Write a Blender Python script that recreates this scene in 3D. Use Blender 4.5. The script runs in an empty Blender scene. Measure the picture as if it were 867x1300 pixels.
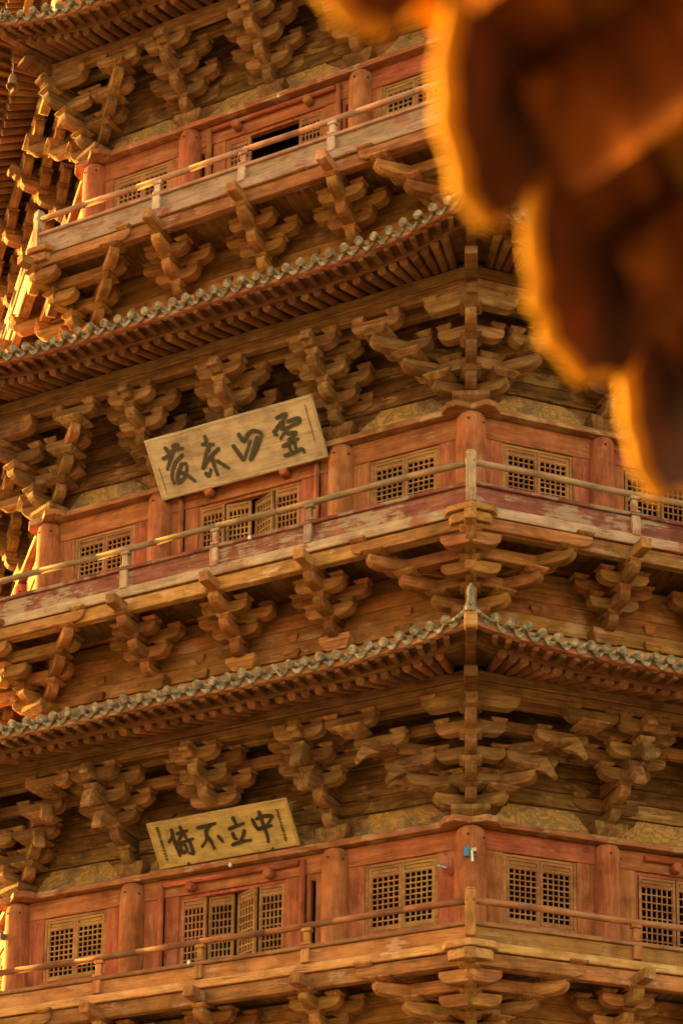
import bpy, bmesh, math, random
from mathutils import Matrix, Vector
random.seed(7)
scene = bpy.context.scene
col = scene.collection
PI = math.pi
T = math.tan(PI/8); C22 = math.cos(PI/8)
GROUND = -1.6
# ------------------------------------------------------------------ materials
def nt(name):
    m = bpy.data.materials.new(name); m.use_nodes = True
    n = m.node_tree; b = n.nodes['Principled BSDF']; return m, n, b
def ramp(n, stops, interp='LINEAR'):
    r = n.nodes.new('ShaderNodeValToRGB'); r.color_ramp.interpolation = interp
    e = r.color_ramp.elements
    while len(e) > 1: e.remove(e[-1])
    e[0].position = stops[0][0]; e[0].color = (*stops[0][1], 1)
    for p, c in stops[1:]:
        q = e.new(p); q.color = (*c, 1)
    return r
def mixc(n, a, b, f, mode='MIX'):
    m = n.nodes.new('ShaderNodeMix'); m.data_type = 'RGBA'; m.blend_type = mode
    for s, v in ((m.inputs[6], a), (m.inputs[7], b), (m.inputs[0], f)):
        if hasattr(v, 'links'): n.links.new(v, s)
        elif isinstance(v, tuple): s.default_value = (*v, 1)
        else: s.default_value = v
    return m.outputs[2]
def coords(n, scale):
    tc = n.nodes.new('ShaderNodeTexCoord'); oi = n.nodes.new('ShaderNodeObjectInfo')
    mul = n.nodes.new('ShaderNodeVectorMath'); mul.operation = 'SCALE'; mul.inputs[0].default_value = (37, 17, 53)
    n.links.new(oi.outputs['Random'], mul.inputs['Scale'])
    add = n.nodes.new('ShaderNodeVectorMath'); add.operation = 'ADD'
    n.links.new(tc.outputs['Object'], add.inputs[0]); n.links.new(mul.outputs[0], add.inputs[1])
    outs = []
    for s in scale:
        mp = n.nodes.new('ShaderNodeMapping'); mp.inputs['Scale'].default_value = s
        n.links.new(add.outputs[0], mp.inputs[0]); outs.append(mp.outputs[0])
    return outs, oi
def noise(n, vec, scale, detail=5, rough=.6, dist=0):
    t = n.nodes.new('ShaderNodeTexNoise'); t.inputs['Scale'].default_value = scale
    t.inputs['Detail'].default_value = detail; t.inputs['Roughness'].default_value = rough
    t.inputs['Distortion'].default_value = dist
    n.links.new(vec, t.inputs['Vector']); return t.outputs[0]
def wood(name, c0, c1, c2, axis='X', rough=.8, peel=None, amount=.5, vary=.30, crack=.7):
    m, n, b = nt(name)
    def ax(a, c):
        return tuple(a if 'XYZ'[i] == axis else c for i in range(3))
    (g, ck, bl), oi = coords(n, [ax(1.1, 8), ax(1.6, 36), ax(1, 1)])
    g1 = noise(n, g, 1.3, 7, .68, .5)
    r = ramp(n, [(.28, c0), (.5, c1), (.72, c2)]); n.links.new(g1, r.inputs[0]); c = r.outputs[0]
    blo = noise(n, bl, 2.3, 4, .6)
    rb = ramp(n, [(.3, (.48, .45, .44)), (.5, (.95, .95, .95)), (.72, (1.3, 1.27, 1.25))]); n.links.new(blo, rb.inputs[0])
    c = mixc(n, c, rb.outputs[0], .75, 'MULTIPLY')
    if peel:
        pn = noise(n, g, 1.7, 9, .8, .2)
        pn2 = noise(n, bl, 1.7, 3, .6)
        ad = n.nodes.new('ShaderNodeMath'); ad.operation = 'ADD'; n.links.new(pn, ad.inputs[0]); n.links.new(pn2, ad.inputs[1])
        rp = ramp(n, [(.0, (0, 0, 0)), (1.02-amount*.3, (0, 0, 0)), (1.10-amount*.3, (1, 1, 1))])
        sub = n.nodes.new('ShaderNodeMath'); sub.operation = 'MULTIPLY'; sub.inputs[1].default_value = 1.0
        n.links.new(ad.outputs[0], sub.inputs[0])
        mr = n.nodes.new('ShaderNodeMapRange'); mr.inputs['From Min'].default_value = 1.22-amount*.4; mr.inputs['From Max'].default_value = 1.30-amount*.4
        n.links.new(ad.outputs[0], mr.inputs['Value'])
        c = mixc(n, c, peel, mr.outputs[0])
    cr = noise(n, ck, 1.0, 6, .75)
    rc = ramp(n, [(.33, (.12, .09, .07)), (.44, (1, 1, 1))]); n.links.new(cr, rc.inputs[0])
    c = mixc(n, c, rc.outputs[0], crack, 'MULTIPLY')
    hs = n.nodes.new('ShaderNodeHueSaturation')
    mv = n.nodes.new('ShaderNodeMapRange'); mv.inputs['To Min'].default_value = 1-vary; mv.inputs['To Max'].default_value = 1+vary
    n.links.new(oi.outputs['Random'], mv.inputs['Value']); n.links.new(mv.outputs[0], hs.inputs['Value'])
    mh = n.nodes.new('ShaderNodeMath'); mh.operation = 'MULTIPLY'; mh.inputs[1].default_value = 7.31
    fr = n.nodes.new('ShaderNodeMath'); fr.operation = 'FRACT'
    n.links.new(oi.outputs['Random'], mh.inputs[0]); n.links.new(mh.outputs[0], fr.inputs[0])
    mr2 = n.nodes.new('ShaderNodeMapRange'); mr2.inputs['To Min'].default_value = .485; mr2.inputs['To Max'].default_value = .508
    n.links.new(fr.outputs[0], mr2.inputs['Value']); n.links.new(mr2.outputs[0], hs.inputs['Hue'])
    n.links.new(c, hs.inputs['Color']); n.links.new(hs.outputs[0], b.inputs['Base Color'])
    b.inputs['Roughness'].default_value = rough
    b.inputs['Specular IOR Level'].default_value = .15
    bp = n.nodes.new('ShaderNodeBump'); bp.inputs['Strength'].default_value = .55; bp.inputs['Distance'].default_value = .02
    am = n.nodes.new('ShaderNodeMath'); am.operation = 'ADD'; n.links.new(g1, am.inputs[0]); n.links.new(cr, am.inputs[1])
    n.links.new(am.outputs[0], bp.inputs['Height']); n.links.new(bp.outputs[0], b.inputs['Normal'])
    return m
B0, B1, B2 = (.19, .082, .026), (.36, .160, .052), (.54, .28, .105)
wx = wood('aged_wood', B0, B1, B2, 'X'); wz = wood('aged_wood_upright', B0, B1, B2, 'Z'); wy = wood('aged_wood_cross', B0, B1, B2, 'Y')
exw = wood('shade_toned_wall_beam', (.08, .043, .018), (.22, .118, .048), (.37, .215, .09), 'X', peel=(.44, .27, .12), amount=.34)  # eave wall wood darkened to paint the shaded voids behind the brackets
E0, E1, E2 = (.12, .064, .028), (.28, .148, .062), (.44, .26, .125)  # same brown as the aged wood, darkened: under-eave shade in the colour
ex = wood('shade_toned_eave_wood', E0, E1, E2, 'X'); ey = wood('shade_toned_eave_wood_cross', E0, E1, E2, 'Y'); ez_ = wood('shade_toned_eave_wood_upright', E0, E1, E2, 'Z')
R0, R1, R2 = (.25, .078, .035), (.40, .130, .056), (.52, .215, .105)
rx = wood('red_painted_wood', R0, R1, R2, 'X', vary=.1, crack=.5, peel=(.42, .20, .11), amount=.2)
rz = wood('red_painted_upright', R0, R1, R2, 'Z', vary=.1, crack=.45, peel=(.42, .20, .11), amount=.2)
px_ = wood('flaked_plank', (.26, .10, .05), (.38, .15, .07), (.48, .23, .12), 'X', vary=.1, crack=.8, peel=(.52, .30, .18), amount=.45)
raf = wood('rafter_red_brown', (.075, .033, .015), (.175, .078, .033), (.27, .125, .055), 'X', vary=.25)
win = wood('window_wood', (.27, .125, .046), (.40, .20, .080), (.50, .28, .125), 'X', vary=.1, crack=.4)
pale = {
 'C': (wood('balcony_orange', (.28, .115, .035), (.42, .19, .062), (.52, .28, .11), 'X', peel=(.48, .27, .14), amount=.3),
       wood('balcony_post_orange', (.28, .115, .035), (.42, .19, .062), (.52, .28, .11), 'Z'),
       wood('rail_orange', (.25, .10, .045), (.38, .18, .085), (.48, .27, .15), 'X', crack=.5)),
 'B': (wood('balcony_faded_red', (.20, .065, .045), (.30, .105, .07), (.42, .2, .13), 'X', peel=(.46, .32, .22), amount=.5),
       wood('balcony_post_faded', (.34, .20, .12), (.50, .34, .23), (.62, .46, .34), 'Z', peel=(.36, .14, .09), amount=.4),
       wood('rail_grey', (.30, .19, .11), (.44, .30, .18), (.55, .40, .27), 'X', crack=.5))}
pale['A'] = (wood('balcony_bleached', (.34, .19, .13), (.46, .28, .20), (.56, .38, .29), 'X', peel=(.40, .15, .10), amount=.4),
             wood('balcony_post_bleached', (.42, .27, .20), (.56, .40, .32), (.66, .5, .42), 'Z', peel=(.38, .14, .10), amount=.45),
             wood('rail_rose', (.32, .17, .11), (.45, .25, .16), (.55, .36, .25), 'X', crack=.5))
pale['E'] = pale['A']
lb = wood('weathered_edge_board', (.34, .20, .13), (.48, .32, .225), (.60, .44, .33), 'X', peel=(.34, .12, .07), amount=.35)
lbC = wood('orange_edge_board', (.32, .14, .05), (.46, .23, .09), (.56, .32, .14), 'X', peel=(.52, .33, .18), amount=.3)
beamo = wood('orange_edge_beam', (.25, .11, .035), (.40, .18, .058), (.52, .27, .10), 'X', peel=(.54, .30, .20), amount=.3)
pinkw = wood('pink_red_skirt', (.36, .10, .07), (.46, .15, .10), (.54, .24, .17), 'X', peel=(.45, .3, .2), amount=.4)

def tile_mat():
    m, n, b = nt('weathered_glazed_tile')
    (v, v2, v3), oi = coords(n, [(1, 1, 1), (1, 1, 1), (1, 1, 1)])
    a = noise(n, v, 9, 6, .7); r = ramp(n, [(.36, (.05, .037, .024)), (.5, (.20, .15, .098)), (.66, (.50, .38, .26))]); n.links.new(a, r.inputs[0])
    g = noise(n, v2, 3.7, 3, .5); rg = ramp(n, [(.62, (0, 0, 0)), (.72, (.7, .7, .7))]); n.links.new(g, rg.inputs[0])
    c = mixc(n, r.outputs[0], (.11, .13, .045), rg.outputs[0])
    h = noise(n, v3, 4.9, 2, .5, 1); rh = ramp(n, [(.68, (0, 0, 0)), (.74, (.8, .8, .8))]); n.links.new(h, rh.inputs[0])
    c = mixc(n, c, (.10, .16, .22), rh.outputs[0])
    n.links.new(c, b.inputs['Base Color']); b.inputs['Roughness'].default_value = .68
    bp = n.nodes.new('ShaderNodeBump'); bp.inputs['Strength'].default_value = .5; bp.inputs['Distance'].default_value = .02
    n.links.new(a, bp.inputs['Height']); n.links.new(bp.outputs[0], b.inputs['Normal'])
    return m
tile = tile_mat()
def mural_mat():
    m, n, b = nt('mural_plaster')
    (v, v2, v3), oi = coords(n, [(1, 1, 1.3), (1, 1, 1), (1, 1, 1)])
    a = noise(n, v, 2.4, 4, .6, 1.6)
    lines = ramp(n, [(.40, (0, 0, 0)), (.45, (1, 1, 1)), (.50, (1, 1, 1)), (.54, (0, 0, 0)), (.60, (1, 1, 1)), (.64, (0, 0, 0))]); n.links.new(a, lines.inputs[0])
    bg = noise(n, v2, 2.0, 5, .65); rb = ramp(n, [(.35, (.17, .11, .065)), (.5, (.34, .215, .12)), (.66, (.52, .34, .19))]); n.links.new(bg, rb.inputs[0])
    w = noise(n, v3, 1.5, 5, .65); rw = ramp(n, [(.44, (0, 0, 0)), (.52, (.9, .9, .9))]); n.links.new(w, rw.inputs[0])
    c = mixc(n, rb.outputs[0], (.60, .34, .10), rw.outputs[0])
    fac = n.nodes.new('ShaderNodeMath'); fac.operation = 'MULTIPLY'; fac.inputs[1].default_value = .6
    n.links.new(lines.outputs[0], fac.inputs[0])
    c = mixc(n, c, (.12, .08, .05), fac.outputs[0])
    n.links.new(c, b.inputs['Base Color']); b.inputs['Roughness'].default_value = .9
    bp = n.nodes.new('ShaderNodeBump'); bp.inputs['Strength'].default_value = .6; bp.inputs['Distance'].default_value = .02
    n.links.new(a, bp.inputs['Height']); n.links.new(bp.outputs[0], b.inputs['Normal'])
    return m
mural = mural_mat()
def simple(name, c, rough=.7, metal=0, ns=20, var=.3):
    m, n, b = nt(name)
    (v,), oi = coords(n, [(1, 1, 1)])
    a = noise(n, v, ns, 5, .6)
    r = ramp(n, [(.3, tuple(x*(1-var) for x in c)), (.7, tuple(min(1, x*(1+var)) for x in c))]); n.links.new(a, r.inputs[0])
    n.links.new(r.outputs[0], b.inputs['Base Color']); b.inputs['Roughness'].default_value = rough; b.inputs['Metallic'].default_value = metal
    return m
dark = simple('hollow_shade_dark', (.03, .018, .01))  # near black paints the darkness inside rooms and nail holes
char_ink = simple('faded_ink', (.075, .062, .045), .8, 0, 14, .4)
char_blk = simple('black_ink', (.035, .024, .014), .8, 0, 14, .3)
board_B = wood('plaque_wood_pale', (.46, .36, .245), (.60, .48, .335), (.70, .58, .43), 'X', vary=.0, crack=.55)
board_C = wood('plaque_wood_gold', (.38, .26, .11), (.53, .37, .165), (.63, .47, .24), 'X', vary=.0, crack=.45)
steel = simple('grey_steel', (.35, .35, .36), .4, .7); white = simple('white_plastic', (.8, .8, .78), .4, 0, 20, .03)
blue = simple('blue_plastic', (.03, .22, .55), .4, 0, 20, .1); iron = simple('rusty_iron', (.22, .12, .06), .7, .3)
stone = simple('grey_paving_stone', (.17, .14, .105), .9, 0, 1.2, .25)
back_shade = simple('unglazed_shaded_back', (.075, .023, .005), .95, 0, 9, .9)  # unglazed backs coloured dark to paint the shade behind the bright rims
ochre = simple('ochre_glazed_tile', (.46, .23, .02), .9, 0, 7, .4); ochre.node_tree.nodes['Principled BSDF'].inputs['Specular IOR Level'].default_value = .05
pavw = wood('pavilion_red_wood_glow', (.03, .008, .002), (.18, .052, .009), (.62, .24, .04), 'X')  # amber glow patches are painted into the light tone of the red wood

# ------------------------------------------------------------------ mesh helpers
def box(bm, x0, x1, y0, y1, z0, z1, mat=0, off=None):
    vs = [bm.verts.new((x, y, z)) for z in (z0, z1) for y in (y0, y1) for x in (x0, x1)]
    for q in ((0, 2, 3, 1), (4, 5, 7, 6), (0, 1, 5, 4), (1, 3, 7, 5), (3, 2, 6, 7), (2, 0, 4, 6)):
        f = bm.faces.new([vs[i] for i in q]); f.material_index = mat
    return vs
def tube(bm, p0, p1, r0, r1=None, n=10, mat=0, smooth=True):
    if r1 is None: r1 = r0
    p0 = Vector(p0); p1 = Vector(p1); d = (p1-p0).normalized()
    a = d.orthogonal().normalized(); b = d.cross(a)
    rr = []
    for p, r in ((p0, r0), (p1, r1)):
        rr.append([bm.verts.new(p+a*math.cos(2*PI*i/n)*r+b*math.sin(2*PI*i/n)*r) for i in range(n)])
    for i in range(n):
        f = bm.faces.new([rr[0][i], rr[0][(i+1) % n], rr[1][(i+1) % n], rr[1][i]]); f.smooth = smooth; f.material_index = mat
    f = bm.faces.new(rr[0][::-1]); f.material_index = mat
    f = bm.faces.new(rr[1]); f.material_index = mat
def lathe(bm, prof, n=20, c=(0, 0, 0), mat=0):
    rings = [[bm.verts.new((c[0]+r*math.cos(2*PI*i/n), c[1]+r*math.sin(2*PI*i/n), c[2]+z)) for i in range(n)] for r, z in prof]
    for a, b in zip(rings, rings[1:]):
        for i in range(n):
            f = bm.faces.new([a[i], a[(i+1) % n], b[(i+1) % n], b[i]]); f.smooth = True; f.material_index = mat
    bm.faces.new(rings[0][::-1]); bm.faces.new(rings[-1])
def prism(bm, pts, y0, y1, plane='xz', mat=0):
    def P(u, v, w):
        return (u, w, v) if plane == 'xz' else ((w, u, v) if plane == 'yz' else (u, v, w))
    a = [bm.verts.new(P(u, v, y0)) for u, v in pts]; b = [bm.verts.new(P(u, v, y1)) for u, v in pts]
    n = len(pts)
    for i in range(n):
        f = bm.faces.new([a[i], a[(i+1) % n], b[(i+1) % n], b[i]]); f.material_index = mat
    f = bm.faces.new(a[::-1]); f.material_index = mat
    f = bm.faces.new(b); f.material_index = mat
def finish(bm, name, mats, bevel=0, jitter=0):
    bmesh.ops.recalc_face_normals(bm, faces=bm.faces)
    if bevel:
        es = [e for e in bm.edges if len(e.link_faces) == 2 and e.calc_face_angle(0) > .6]
        bmesh.ops.bevel(bm, geom=es, offset=bevel, segments=1, affect='EDGES', clamp_overlap=True)
    if jitter:
        for v in bm.verts: v.co += Vector((random.uniform(-1, 1), random.uniform(-1, 1), random.uniform(-1, 1)))*jitter
    me = bpy.data.meshes.new(name); bm.to_mesh(me); bm.free()
    for m in (mats if isinstance(mats, (list, tuple)) else [mats]): me.materials.append(m)
    return me
W = {}
def link(name, data, parent=None, M=None):
    o = bpy.data.objects.new(name, data); col.objects.link(o)
    M = M or Matrix.Identity(4)
    if parent:
        o.parent = parent; o.matrix_basis = W[parent.name].inverted() @ M
    else: o.matrix_basis = M
    W[o.name] = M.copy(); return o
def child_local(name, data, parent, L):
    return link(name, data, parent, W[parent.name] @ L)
def tag(o, label, cat, group=None, kind=None):
    if label: o['label'] = label
    if cat: o['category'] = cat
    if group: o['group'] = group
    if kind: o['kind'] = kind
def TR(x, y, z): return Matrix.Translation((x, y, z))
def RZ(a): return Matrix.Rotation(a, 4, 'Z')
def RX(a): return Matrix.Rotation(a, 4, 'X')
def RY(a): return Matrix.Rotation(a, 4, 'Y')

# ------------------------------------------------------------------ storeys (measured: side length and height of the column tops)
ST = {
 'C': dict(S=9.071, Z=13.955, xb=2.05, p=1.12, rail=-1.72, mid=-2.12, zb=-2.84, wb=-1.60, rows=9, E=2.88, Ez=1.99, up=.08, pu=1.52, nj=4, dz=.28, jump=.38),
 'B': dict(S=8.83, Z=21.864, xb=1.907, p=1.27, rail=-1.72, mid=-2.14, zb=-2.98, wb=-1.72, rows=10, E=2.50, Ez=1.98, pu=1.30, nj=3, dz=.31, jump=.42),
 'A': dict(S=8.281, Z=30.207, xb=1.886, p=1.26, rail=-1.87, mid=-2.24, zb=-3.02, wb=-1.72, rows=10, E=2.2, Ez=1.78, pu=1.20, nj=3, dz=.275, jump=.38),
 'E': dict(S=7.75, Z=38.3, xb=1.76, p=1.2, rail=-1.8, mid=-2.2, zb=-3.0, wb=-1.45, rows=8, E=2.0, Ez=1.95, pu=1.2, nj=3, dz=.31, jump=.38),
}
for s in ST.values(): s['ap'] = s['S']/2/T; s['R'] = s['S']/2/math.sin(PI/8)
def FM(l, k): return RZ(math.radians(-22.5-45*k)) @ TR(0, -ST[l]['ap'], ST[l]['Z'])     # face frame: x along the wall, -y outward, z=0 at column tops
def CM(l, c): return RZ(math.radians(-45*c)) @ TR(0, -ST[l]['R'], ST[l]['Z'])           # corner frame: -y straight out of the corner

pagoda = link('pagoda', None, None, TR(0, 0, GROUND)); pagoda.empty_display_size = 2
tag(pagoda, 'towering octagonal wooden pagoda with red walls, bracketed tiled eaves and balconies', 'pagoda')

def fbox(bm, S, o0, o1, z0, z1, inset=.001, mat=0):
    """mitred run along a whole face between offsets o0<o1"""
    h = S/2
    pts = [(-(h+o0*T)+inset, -o0), ((h+o0*T)-inset, -o0), ((h+o1*T)-inset, -o1), (-(h+o1*T)+inset, -o1)]
    prism(bm, pts, z0, z1, 'xy', mat)

# ---- bracket pieces (shared meshes). arm: along +x, bottom curved up at ends
TH, AH, BH = .20, .215, .11
def endcurve(L, h, sgn=1, c=.2):
    return [(sgn*L, h), (sgn*L, h*.58), (sgn*(L-.025), h*.38), (sgn*(L-.075), h*.17), (sgn*(L-.16), h*.03), (sgn*(L-.24), 0)]
_cache = {}
def mesh(key, fn):
    if key not in _cache: _cache[key] = fn()
    return _cache[key]
def arm2(half, mat, h=AH):       # symmetrical cross arm
    def f():
        bm = bmesh.new(); prism(bm, endcurve(half, h)+[(x, z) for x, z in endcurve(half, h, -1)[::-1]], -TH/2, TH/2)
        return finish(bm, 'cross_arm', mat, .012, .003)
    return mesh(('a2', round(half, 2), mat.name, h), f)
def arm1(L, back, mat, h=AH, th=TH):      # projecting arm, plain inner end
    def f():
        bm = bmesh.new(); prism(bm, endcurve(L, h)+[(-back, 0), (-back, h)], -th/2, th/2)
        return finish(bm, 'bracket_arm', mat, .012, .003)
    return mesh(('a1', round(L, 2), round(back, 2), mat.name, h, th), f)
def ang(L, back, mat):           # slanting arm with a pointed tip
    def f():
        bm = bmesh.new(); prism(bm, [(L+.16, -.22), (L+.10, -.04), (L+.03, .10), (L-.25, .15), (-back, .24), (-back, 0), (L-.3, -.04), (L-.05, -.13), (L+.10, -.26)], -TH/2, TH/2)
        return finish(bm, 'slanting_arm', mat, .01, .003)
    return mesh(('an', round(L, 2), mat.name), f)
def head(L, back, mat, kind=0):          # protruding beam head
    def f():
        bm = bmesh.new()
        if kind == 0: pts = [(L, .17), (L+.05, .10), (L+.02, .04), (L-.06, .06), (L-.12, -.02), (L-.2, 0), (-back, 0), (-back, .22), (L-.16, .22), (L-.1, .27), (L-.02, .25)]
        else: pts = [(L, .0), (L, .19), (-back, .19), (-back, 0)]
        w = TH/2 if kind == 0 else .10
        prism(bm, pts, -w, w); return finish(bm, 'beam_head', mat, .012, .004)
    return mesh(('h', round(L, 2), mat.name, kind), f)
def block(mat, w=.27, h=BH, k='b'):
    def f():
        bm = bmesh.new(); a = w*.54; b = w*.34; rings = []
        for s, z in ((b, 0), (b*1.12, h*.12), (a*.96, h*.5), (a, h*.56), (a, h)):
            rings.append([bm.verts.new((x*s, y*s, z)) for x, y in ((-1, -1), (1, -1), (1, 1), (-1, 1))])
        for r0, r1 in zip(rings, rings[1:]):
            for i in range(4): bm.faces.new([r0[i], r0[(i+1) % 4], r1[(i+1) % 4], r1[i]])
        bm.faces.new(rings[0][::-1]); bm.faces.new(rings[-1]); return finish(bm, 'block', mat, .008, .003)
    return mesh(('bk', w, h, mat.name), f)
def jit(s=.018): return RZ(random.uniform(-s, s)) @ RX(random.uniform(-s, s)) @ RY(random.uniform(-s, s))
def put(root, name, me, x, y, z, rz=0.0):
    return child_local(name, me, root, TR(x, y, z+random.uniform(-.004, .004)) @ RZ(rz) @ jit())
OUT = -PI/2    # rotation taking +x to outward (-y)

def column_set(l, k, x, kind, strut=False):
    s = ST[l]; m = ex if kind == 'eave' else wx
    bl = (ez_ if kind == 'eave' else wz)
    if kind == 'eave': base, bh, z0, dz, nj, j = .118, .23, .33, s['dz'], s['nj'], s['jump']
    else: base, bh, z0, dz, nj, j = s['zb']-1.04, .22, s['zb']-.84, .28, 3, s['p']/3
    F = FM(l, k) @ TR(x, 0, 0)
    if strut:
        bm = bmesh.new(); box(bm, -.07, .07, -.07, .07, base, z0+dz*(2 if l == 'C' else 1)+.02); me = finish(bm, 'strut', bl, .01)
    else: me = block(beamo if kind == 'pz' else bl, .56, bh+.02)
    root = link('bracket_set', me, pagoda, F if strut else F @ TR(0, 0, base))
    def q(name, me, X, off, z, r=0): return link(name, me, root, F @ TR(X, -off, z+random.uniform(-.004, .004)) @ RZ(r) @ jit())
    k0 = (2 if l == 'C' else 1) if strut else 0
    for t in range(k0, nj+1):
        z = z0+dz*t; bo = z+AH-.005; lim = nj
        jj = min(t+1, nj)*j if not strut else max(0, min(t, nj-1))*j+ (j if t > 0 else 0)
        if t == nj:
            if kind == 'eave': q('beam_head', head(nj*j+.34, .3, m), 0, 0, z, OUT)
            else: q('beam_head', head(s['p']+.46, .3, beamo, 1), 0, 0, z+.0, OUT)
        elif l == 'C' and kind == 'eave' and t >= 2 and not strut:
            q('slanting_arm', ang(j*(t+1)+.12, .2, m), 0, 0, z, OUT)
            q('bearing_block', block(bl), 0, j*(t+1), z+.09)
        else:
            q('bracket_arm', arm1(j*(t+1)+.10, .25, m), 0, 0, z, OUT)
            q('bearing_block', block(bl, .25, dz-AH+.01), 0, j*(t+1), bo)
    # cross arms
    rows = [(0, 1, .62)] if kind == 'eave' else []
    for mm in range(1, nj+1):
        if kind == 'eave' and mm == 1 and nj == 4: continue
        if kind == 'pz' and mm == nj: continue
        rows.append((mm, mm, .47))
        if mm < nj and not (kind == 'pz' and mm == nj-1): rows.append((mm, mm+1, .76))
    for mm, t, h in rows:
        if t > nj or (strut and t < k0): continue
        z = z0+dz*t+.006
        q('cross_arm', arm2(h, m), 0, mm*j, z)
        for sx in (-1, 1): q('bearing_block', block(bl, .26, dz-AH+.01), sx*(h-.12), mm*j, z+AH-.005)
    return root

def corner_set(l, c, kind):
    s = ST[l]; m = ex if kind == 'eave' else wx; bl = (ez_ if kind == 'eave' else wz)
    if kind == 'eave': base, bh, z0, dz, nj, j = .13, .19, .33, s['dz'], s['nj'], s['jump']
    else: base, bh, z0, dz, nj, j = s['zb']-1.04, .22, s['zb']-.84, .28, 3, s['p']/3
    F = CM(l, c)
    root = link('corner_bracket_set', block(bl, .62, bh), pagoda, F @ TR(0, 0, base))
    def q(name, me, M): return link(name, me, root, F @ M @ jit(.008))
    for t in range(nj+1):
        z = z0+dz*t; jj = j*(t+1)
        if t == nj:
            q('beam_head', head(nj*j/C22+(.3 if kind == 'eave' else .42), .3, m, 0 if kind == 'eave' else 1), TR(0, 0, z) @ RZ(OUT))
        else:
            q('bracket_arm', arm1(jj/C22+.12, .3, m, AH, .2), TR(0, 0, z+.003) @ RZ(OUT))
            q('bearing_block', block(bl, .35, dz-AH+.012), TR(0, -jj/C22, z+AH-.004))
        for sx in (-1, 1):
            a = -PI/8 if sx > 0 else PI+PI/8            # extension of the neighbouring wall line, out past the corner
            d = Vector((math.cos(a), math.sin(a)))
            if t < nj:
                Lx = jj/.7071
                if l == 'C' and kind == 'eave' and t >= 2: q('slanting_arm', ang(Lx-.24, .1, m), TR(0, 0, z) @ RZ(a))
                else: q('bracket_arm', arm1(Lx+.12, .1, m), TR(0, 0, z+.007+.004*sx) @ RZ(a))
                q('bearing_block', block(bl, .48 if kind == 'eave' else .38, dz-AH+.012), TR(d.x*(Lx-.02), d.y*(Lx-.02), z+AH-.004) @ RZ(PI/8*sx))
            # arm lying along the eave line at each step, from the corner ray back along the wall
            mm = t
            b = PI-PI/8 if sx < 0 else PI/8
            e = Vector((math.cos(b), math.sin(b)))
            if kind == 'pz':
                if mm >= 1:
                    r = mm*j/C22; L = mm*j*(1+T)+.42; zz = z+.012+.004*sx
                    q('cross_arm', arm1(L, .0, m), TR(0, -r, zz) @ RZ(b))
                    q('bearing_block', block(bl, .30, dz-AH+.012), TR(e.x*(L-.14), -r+e.y*(L-.14), zz+AH-.006) @ RZ(b))
                    if mm < nj:
                        L2 = .52; q('cross_arm', arm1(L2, .0, m), TR(0, -(mm+1)*j/C22, z+.018+.004*sx) @ RZ(b))
            else:
                zz = z+.012+.004*sx
                if mm == 0:
                    q('cross_arm', arm1(.75, .0, m), TR(0, 0, z0+dz+.012+.004*sx) @ RZ(b))
                    q('bearing_block', block(bl, .26, dz-AH+.012), TR(e.x*.62, e.y*.62, z0+dz+AH+.006) @ RZ(b))
                else:
                    # short arm crossing the end of the side arm, and a stub lying against the corner ray
                    Lx = mm*j/.7071
                    q('cross_arm', arm2(.47, m), TR(d.x*Lx, d.y*Lx, zz) @ RZ(b))
                    for u in (-.34, .34): q('bearing_block', block(bl, .26, dz-AH+.012), TR(d.x*Lx+e.x*u, d.y*Lx+e.y*u, zz+AH-.006) @ RZ(b))
                    if True:
                        LL = .60 if mm < nj else .85
                        q('cross_arm', arm1(LL, .0, m, AH+(.08 if mm == nj else 0)), TR(0, -mm*j/C22, zz) @ RZ(b))
                        q('bearing_block', block(bl, .26, dz-AH+.012), TR(e.x*(LL-.13), -mm*j/C22+e.y*(LL-.13), zz+AH-.006) @ RZ(b))
    return root

# ---- columns
def column_mesh(r, z0):
    bm = bmesh.new()
    lathe(bm, [(r, z0), (r*1.0, z0+1.2), (r*.985, -.5), (r*.96, -.16), (r*.90, -.08), (r*.78, -.03), (r*.6, -.008)], 24)
    for a, z in ((-1.72, -.21), (-.6, -.24)):
        c = Vector((r*math.cos(a), r*math.sin(a), z)); d = Vector((math.cos(a), math.sin(a), 0)); tube(bm, c-d*.02, c+d*.006, .022, n=8, mat=1)
    return finish(bm, 'column', [rz, dark])
def columns(l, faces, corners):
    s = ST[l]
    me = column_mesh(.25, s['zb']-.0)
    for k in faces:
        for sx in (-1, 1):
            link('column', me, pagoda, FM(l, k) @ TR(sx*s['xb'], -.085, 0))
    me = column_mesh(.275, s['zb'])
    for c in corners: link('column', me, pagoda, CM(l, c) @ TR(0, -.05, 0))

# ---- lattice leaves
def leaf_mesh(w, z0, z1, rows, mat=win, cols=5, strip=.13):
    bm = bmesh.new(); fr = .05; top = z1-strip
    box(bm, -w/2, -w/2+fr, -.03, .03, z0, z1); box(bm, w/2-fr, w/2, -.03, .03, z0, z1)
    a, b = -w/2+fr, w/2-fr
    box(bm, a, b, -.028, .028, z1-.05, z1-.002); box(bm, a, b, -.028, .028, top-.05, top); box(bm, a, b, -.01, .012, top, z1-.05)
    box(bm, a+.02, b-.02, -.022, -.01, top+.012, z1-.062)
    box(bm, a, b, -.028, .028, z0+.002, z0+.075)
    lt, lbm = top-.05, z0+.075; bw = .0125
    for i in range(cols+1):
        x = a+(b-a)*i/cols; box(bm, max(a, x-bw), min(b, x+bw), -.016, .012, lbm, lt)
    for i in range(rows+1):
        z = lbm+(lt-lbm)*i/rows; box(bm, a, b, -.020, .008, max(lbm, z-bw), min(lt, z+bw))
    return finish(bm, 'leaf', mat)

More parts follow.
